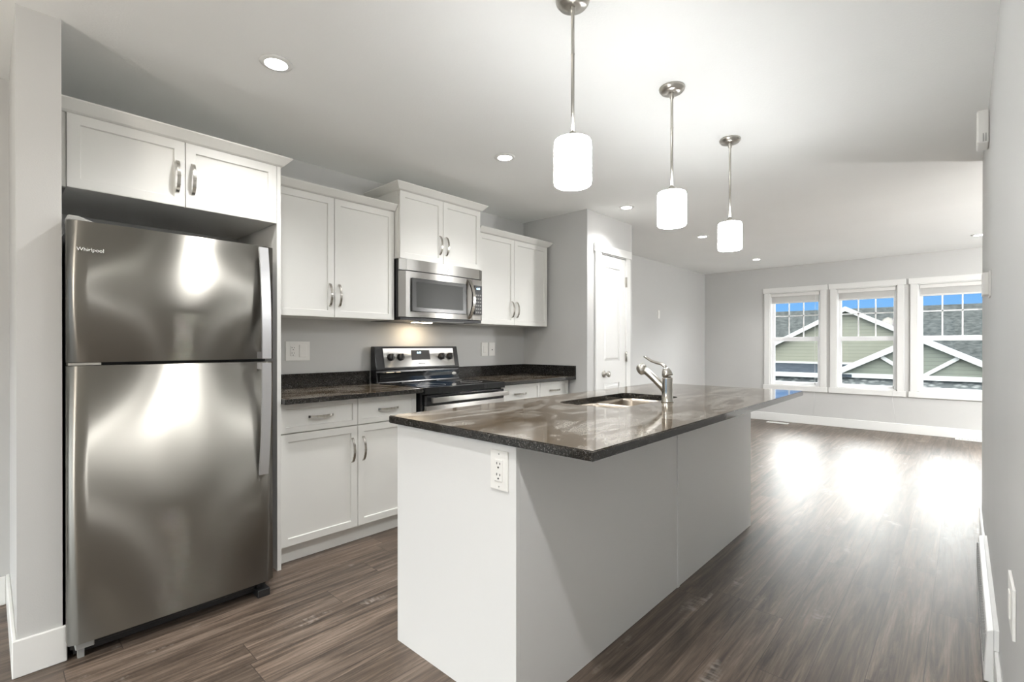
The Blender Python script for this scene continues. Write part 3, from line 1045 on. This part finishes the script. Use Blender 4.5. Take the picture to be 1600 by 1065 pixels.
lv = MB().lathe([(0, 0), (0.0265, 0), (0.027, 0.006), (0.024, 0.022), (0.017, 0.036), (0.010, 0.046), (0, 0.048)], (FX, FY - .001, FZ + .131), 24, Matrix.Rotation(math.radians(-14), 4, 'X'))
ln = [(FX, FY + .004, FZ + .165), (FX, FY + .014, FZ + .180), (FX, FY + .03, FZ + .190), (FX, FY + .06, FZ + .197), (FX, FY + .09, FZ + .206), (FX, FY + .112, FZ + .220), (FX, FY + .128, FZ + .226)]
lv.tube(ln, [0.014, 0.0125, 0.0115, 0.011, 0.010, 0.009, 0.006], 14, 0.7)
obj('lever_handle', lv, 'chrome', fa)

# ------------------------------------------------------------------ outlets and switches
def slots_x(mb, cx, cz, y):
    """receptacle slots on a plate facing -y"""
    mb.box(cx - .010, cx - .007, y, y + .002, cz + .001, cz + .009)
    mb.box(cx + .006, cx + .009, y, y + .002, cz + .001, cz + .008)
    mb.lathe([(0, 0), (0.003, 0), (0.003, 0.002), (0, 0.002)], (cx, y + .002, cz - .008), 10, RX)
yk = W - .0005
o1 = thing('wall_outlet', 'wide white outlet and switch plate on wall left of the range', 'outlet', (1.40, W, 1.155), 'kitchen wall plates')
xa, xb, za, zb = 1.330, 1.490, 1.095, 1.222
obj('plate', MB().box(xa, xb, W - .007, W - .0005, za, zb, 0.002), 'plastic', o1)
c0 = xa + .048
q = obj('receptacle', MB().box(c0 - .018, c0 + .018, W - .0095, W - .0065, za + .03, zb - .03, 0.001, 1), 'plastic', o1)
mb = MB()
slots_x(mb, c0, (za + zb) / 2 + .018, W - .0102)
slots_x(mb, c0, (za + zb) / 2 - .018, W - .0102)
obj('slots', mb, 'slot', q)
obj('rocker_switch', MB().box(xb - .072, xb - .022, W - .013, W - .0065, za + .022, zb - .022, 0.003), 'plastic', o1)
for lab, xa, kind in (('narrow white switch plate on wall right of the range', 3.097, 0), ('narrow white jack plate with one dark hole beside the switch plate', 3.192, 1)):
    o1 = thing('wall_plate', lab, 'wall plate', (xa + .04, W, 1.16), 'kitchen wall plates')
    obj('plate', MB().box(xa, xa + .080, W - .007, W - .0005, 1.098, 1.222, 0.002), 'plastic', o1)
    if kind:
        obj('jack_hole', MB().lathe([(0, 0), (0.006, 0), (0.006, 0.002), (0, 0.002)], (xa + .042, W - .0065, 1.155), 12, RX), 'slot', o1)
    else:
        obj('rocker_switch', MB().box(xa + .023, xa + .057, W - .0095, W - .0065, 1.127, 1.193, 0.0015, 1), 'plastic', o1)

o1 = thing('island_outlet', 'white double outlet plate on the near end of the island', 'outlet', (IX0, 1.10, 0.79))
xf = IX0
obj('plate', MB().box(xf - .006, xf - .0005, 1.064, 1.142, 0.728, 0.856, 0.002), 'plastic', o1)
q = obj('receptacle', MB().box(xf - .009, xf - .0055, 1.086, 1.120, 0.757, 0.827, 0.001, 1), 'plastic', o1)
mb = MB()
RY = Matrix.Rotation(-PI / 2, 4, 'Y')
for cz in (0.810, 0.774):
    mb.box(xf - .0095, xf - .008, 1.1085, 1.1115, cz + .001, cz + .009)
    mb.box(xf - .0095, xf - .008, 1.0945, 1.0975, cz + .001, cz + .008)
    mb.lathe([(0, 0), (0.003, 0), (0.003, 0.002), (0, 0.002)], (xf - .008, 1.103, cz - .008), 10, RY)
obj('slots', mb, 'slot', q)
for cz in (0.739, 0.845):
    obj('screw', MB().lathe([(0, 0), (0.003, 0), (0.0025, 0.0012), (0, 0.0012)], (xf - .0055, 1.103, cz), 10, RY), 'greyplast', o1)

o1 = thing('light_switch', 'small white switch plate alone on the living room side wall', 'light switch', (6.735, 3.2915, 1.65))
obj('plate', MB().box(6.70, 6.77, 3.2845, 3.291, 1.59, 1.71, 0.002), 'plastic', o1)
obj('rocker_switch', MB().box(6.718, 6.752, 3.281, 3.285, 1.617, 1.683, 0.001, 1), 'plastic', o1)
o1 = thing('thermostat', 'white thermostat box low on the right wall beside its end', 'thermostat', (3.2, YR, 1.48))
obj('back_plate', MB().box(3.15, 3.30, YR + .0005, YR + .007, 1.425, 1.545, 0.003), 'plastic', o1)
obj('housing', MB().box(3.162, 3.29, YR + .0075, YR + .030, 1.433, 1.537, 0.004), 'plastic', o1)
o1 = thing('door_chime', 'white rounded door chime box high on the right wall', 'door chime', (3.4, YR, 2.28))
b = MB().box(3.352, 3.50, YR + .0005, YR + .047, 2.20, 2.362, 0.014, 3)
obj('housing', b, 'plastic', o1)
for k in range(2):
    mb = MB().box(3.349, 3.353, YR + .012 + k * .010, YR + .015 + k * .010, 2.205, 2.245)
    obj('sound_slot', mb, 'greyplast', o1)
o1 = thing('wall_outlet', 'white outlet plate low on the right wall above the baseboard register', 'outlet', (1.78, YR, 0.53))
obj('plate', MB().box(1.70, 1.85, YR + .0005, YR + .007, 0.475, 0.60, 0.002), 'plastic', o1)
obj('receptacle', MB().box(1.755, 1.795, YR + .007, YR + .010, 0.505, 0.57, 0.001, 1), 'plastic', o1)
o1 = thing('baseboard_register', 'long white metal baseboard register box along the foot of the right wall', 'register', (3.0, YR, 0))
mb = MB()
ya, yb_ = YR + .0135, YR + .040
mb.hexa([(2.42, ya, 0.0), (3.60, ya, 0.0), (3.60, yb_, 0.0), (2.42, yb_, 0.0)],
        [(2.42, ya, 0.19), (3.60, ya, 0.19), (3.60, yb_ - .008, 0.18), (2.42, yb_ - .008, 0.18)], 0.002)
mb.box(2.42, 3.60, YR + .0005, YR + .0134, 0.117, 0.189)
obj('housing', mb, 'trim', o1)
mb = MB()
for k in range(40):
    x = 2.46 + k * .0285
    mb.box(x, x + .004, yb_ - .008, yb_ + .0006, 0.05, 0.15)
obj('louvers', mb, 'greyplast', o1)

# floor vents
for x0, x1, y0, y1, lab in ((8.22, 8.33, 1.94, 2.235, 'white floor register under the far left window'), (8.34, 8.45, -0.24, 0.068, 'white floor register under the far right window')):
    o1 = thing('floor_vent', lab, 'floor vent', ((x0 + x1) / 2, (y0 + y1) / 2, 0), 'floor registers by the windows')
    obj('frame', MB().box(x0, x1, y0, y1, 0.0005, 0.008, 0.002, 1), 'trim', o1)
    mb = MB()
    for k in range(10):
        y = y0 + .02 + k * (y1 - y0 - .04) / 10
        mb.box(x0 + .03, x1 - .02, y, y + .012, 0.0075, 0.0086)
    obj('grille', mb, 'greyplast', o1)

# ------------------------------------------------------------------ window blinds
BL = ['raised white slat blind in the far left window', 'raised white slat blind in the middle far window', 'raised white slat blind in the far window nearest the right wall']
for i, (a, b_) in enumerate(WY):
    bl = thing('window_blind', BL[i], 'blind', (XW + .03, (a + b_) / 2, 2.0), 'raised blinds')
    y0, y1 = a + .018, b_ - .018
    obj('headrail', MB().box(XW - .004, XW + .045, y0, y1, 1.955, 2.004, 0.003, 1), 'blind', bl)
    mb = MB()
    for k in range(11):
        z = 1.8755 + k * .0072
        mb.box(XW + .004, XW + .044, y0 + .006, y1 - .006, z, z + .0042)
    obj('slat_stack', mb, 'blind', bl)
    obj('bottom_rail', MB().box(XW + .004, XW + .044, y0 + .006, y1 - .006, 1.852, 1.874, 0.003, 1), 'blind', bl)
    if i < 2:
        yc = (y0 + .05) if i == 0 else y0 + .02
        pts = [(XW - .008, yc, 1.96), (XW - .029, yc, 1.2), (XW - .029, yc, 0.6), (XW - .029, yc + .01, 0.45), (XW - .026, yc + (.02 if i == 0 else -.03), 0.14)]
        obj('lift_cord', MB().tube(pts, 0.0015, 6), 'cord', bl)
        obj('cord_tassel', MB().lathe([(0, 0), (0.006, 0.004), (0.008, 0.03), (0.002, 0.04), (0, 0.04)], (XW - .028, yc, 0.6), 10), 'greyplast', bl)

# ------------------------------------------------------------------ pendant lamps over the island
def pendant(loc, label):
    x, y, z = loc
    t_ = thing('pendant_lamp', label, 'pendant lamp', loc, 'pendants over the island')
    obj('canopy', MB().lathe([(0, 0), (0.058, 0), (0.060, -.004), (0.058, -.012), (0.052, -.017), (0.050, -.022), (0.02, -.026), (0, -.026)], loc, 40), 'nickel', t_)
    mb = MB().lathe([(0.010, -.026), (0.010, -.05), (0.0063, -.052), (0.0063, -.19), (0.0070, -.191), (0.0070, -.195), (0.0063, -.196), (0.0063, -.475), (0, -.475)], loc, 16)
    obj('rod', mb, 'nickel', t_)
    obj('socket_cap', MB().lathe([(0, -.470), (0.012, -.472), (0.015, -.480), (0.026, -.484), (0.028, -.496), (0, -.496)], loc, 24), 'nickel', t_)
    obj('shade', MB().lathe([(0, -.499), (0.055, -.499), (0.063, -.502), (0.066, -.509), (0.067, -.530), (0.067, -.650), (0.0655, -.657), (0.061, -.661), (0.050, -.662), (0, -.662)], loc, 40), 'shade', t_)
    return t_
p0 = pendant((1.423, 1.022, H), 'white glass pendant lamp hanging over the near end of the island')
copy_tree(p0, (2.230, 1.022, H), 'white glass pendant lamp hanging between the other two pendants')
copy_tree(p0, (3.023, 1.022, H), 'white glass pendant lamp hanging over the far end of the island')

# ------------------------------------------------------------------ recessed ceiling lamps
def downlight(loc, label):
    t_ = thing('recessed_light', label, 'ceiling light', loc, 'recessed ceiling lights')
    obj('trim_ring', MB().lathe([(0.046, -.0075), (0.050, -.008), (0.066, -.004), (0.068, -.0005), (0.044, -.0005), (0.046, -.0075)], loc, 40), 'trim', t_)
    sl = bpy.data.lights.new('lamp_beam', 'SPOT')
    sl.energy = LAMP
    sl.color = (1.0, 0.995, 0.985)
    sl.spot_size = math.radians(132)
    sl.spot_blend = 1.0
    sl.shadow_soft_size = 0.045
    so_ = bpy.data.objects.new('lamp_beam', sl)
    COL.objects.link(so_)
    so_.parent = t_
    so_.location = (0, 0, -0.012)
    obj('lens', MB().lathe([(0, -.0075), (0.040, -.007), (0.0455, -.004), (0.0455, -.001), (0, -.001)], loc, 32), 'lens', t_)
    return t_
d0 = downlight((0.861, 2.199, H), 'round recessed ceiling light in front of the refrigerator cabinet')
for x, y, lab in ((2.306, 2.199, 'round recessed ceiling light in front of the microwave cabinet'),
                  (3.879, 2.199, 'round recessed ceiling light in front of the pantry door'),
                  (5.506, 2.16, 'round recessed ceiling light between the second and third pendants'),
                  (7.492, 2.167, 'round recessed ceiling light near the far wall corner'),
                  (7.515, -0.134, 'round recessed ceiling light beside the end of the right wall')):
    copy_tree(d0, (x, y, H), lab)

# ------------------------------------------------------------------ outside: ground, house and garage across the street
g = MB().box(9.2, 60, -30, 40, -3.2, -3.0)
g.box(-40, -4.0, -30, 40, -3.2, -3.0)
struct('ground_outside', g, 'ground')
GA, GZ, SL = 3.5, 2.75, 0.545     # gable apex
hs = thing('neighbour_house', 'pale sided house with a broad gable and grey shingle roof seen through the windows', 'house', (24, 3.5, -3.0))
mb = MB()
zb = 0.40
hw = (GZ - zb) / SL
mb.prism([(GA - hw, zb), (GA + hw, zb), (GA, GZ - .05)], 'x', 24.0, 24.3)
mb.prism([(-9, -3.0), (15, -3.0), (15, zb), (-9, zb)], 'x', 24.3, 30.0)
obj('siding_wall', mb, 'siding', hs)
# main roof, both slopes, and the cross gable's two slopes
mb = MB()
mb.hexa([(24.1, -10, 0.33), (31, -10, 3.0), (31, 16, 3.0), (24.1, 16, 0.33)], [(24.1, -10, 0.45), (31, -10, 3.12), (31, 16, 3.12), (24.1, 16, 0.45)])
mb.hexa([(31, -10, 3.0), (37, -10, 0.5), (37, 16, 0.5), (31, 16, 3.0)], [(31, -10, 3.12), (37, -10, 0.62), (37, 16, 0.62), (31, 16, 3.12)])
obj('main_roof', mb, 'shingle', hs)
mb = MB()
for s_ in (-1, 1):
    ye = GA + s_ * (hw + .25)
    ze = GZ - SL * (hw + .25)
    mb.hexa([(23.75, GA, GZ - .08), (23.75, ye, ze - .08), (30.2, ye, ze - .08), (30.2, GA, GZ - .08)], [(23.75, GA, GZ), (23.75, ye, ze), (30.2, ye, ze), (30.2, GA, GZ)])
obj('gable_roof', mb, 'shingle', hs)
for s_ in (-1, 1):
    ye = GA + s_ * (hw + .25)
    ze = GZ - SL * (hw + .25)
    mb = MB().hexa([(23.68, GA, GZ - .17), (23.68, ye, ze - .17), (23.745, ye, ze - .17), (23.745, GA, GZ - .17)], [(23.68, GA, GZ + .02), (23.68, ye, ze + .02), (23.745, ye, ze + .02), (23.745, GA, GZ + .02)])
    obj('rake_board', mb, 'fascia', hs)
obj('belly_band', MB().box(23.9, 23.99, GA - hw, GA + hw, 0.40, 0.49), 'fascia', hs)

gr = thing('garage', 'low garage gable with white V braces and stone wall in front of the pale house', 'garage', (21, 1.07, -3.0))
AY, AZ, GS = 1.072, 1.511, 0.535
zb = 0.10
hw = (AZ - zb) / GS
obj('gable_siding', MB().prism([(AY - hw, zb), (AY + hw, zb), (AY, AZ - .05)], 'x', 21.12, 21.3), 'siding2', gr)
mb = MB()
for s_ in (-1, 1):
    ye = AY + s_ * (hw - .35)
    ze = AZ - GS * (hw - .35)
    mb.hexa([(20.9, AY, AZ - .08), (20.9, ye, ze - .08), (23.5, ye, ze - .08), (23.5, AY, AZ - .08)], [(20.9, AY, AZ), (20.9, ye, ze), (23.5, ye, ze), (23.5, AY, AZ)])
obj('roof', mb, 'shingle2', gr)
for s_ in (-1, 1):
    ye = AY + s_ * (hw - .40)
    ze = AZ - GS * (hw - .40)
    mb = MB().hexa([(20.83, AY, AZ - .19), (20.83, ye, ze - .19), (20.895, ye, ze - .19), (20.895, AY, AZ - .19)], [(20.83, AY, AZ + .02), (20.83, ye, ze + .02), (20.895, ye, ze + .02), (20.895, AY, AZ + .02)])
    obj('rake_board', mb, 'fascia', gr)
for s_ in (-1, 1):
    y1, z1 = AY + s_ * 1.0, 0.80
    y0, z0 = AY + s_ * 0.12, 0.17
    mb = MB().hexa([(21.0, y0, z0 - .07), (21.0, y1, z1 - .07), (21.1, y1, z1 - .07), (21.1, y0, z0 - .07)], [(21.0, y0, z0 + .07), (21.0, y1, z1 + .07), (21.1, y1, z1 + .07), (21.1, y0, z0 + .07)])
    obj('brace', mb, 'fascia', gr)
obj('gable_beam', MB().box(20.98, 21.115, AY - hw + .2, AY + hw - .2, 0.04, 0.195), 'fascia', gr)
obj('stone_wall', MB().box(21.2, 21.5, -6, 11, -3.0, 0.04), 'rock', gr)
mb = MB().hexa([(20.95, 2.9, 0.05), (23.6, 2.9, 0.33), (23.6, 11, 0.33), (20.95, 11, 0.05)], [(20.95, 2.9, 0.15), (23.6, 2.9, 0.42), (23.6, 11, 0.42), (20.95, 11, 0.15)])
obj('porch_roof', mb, 'shingle2', gr)
obj('porch_fascia', MB().box(20.85, 20.945, 3.2, 11, 0.0, 0.165), 'fascia', gr)
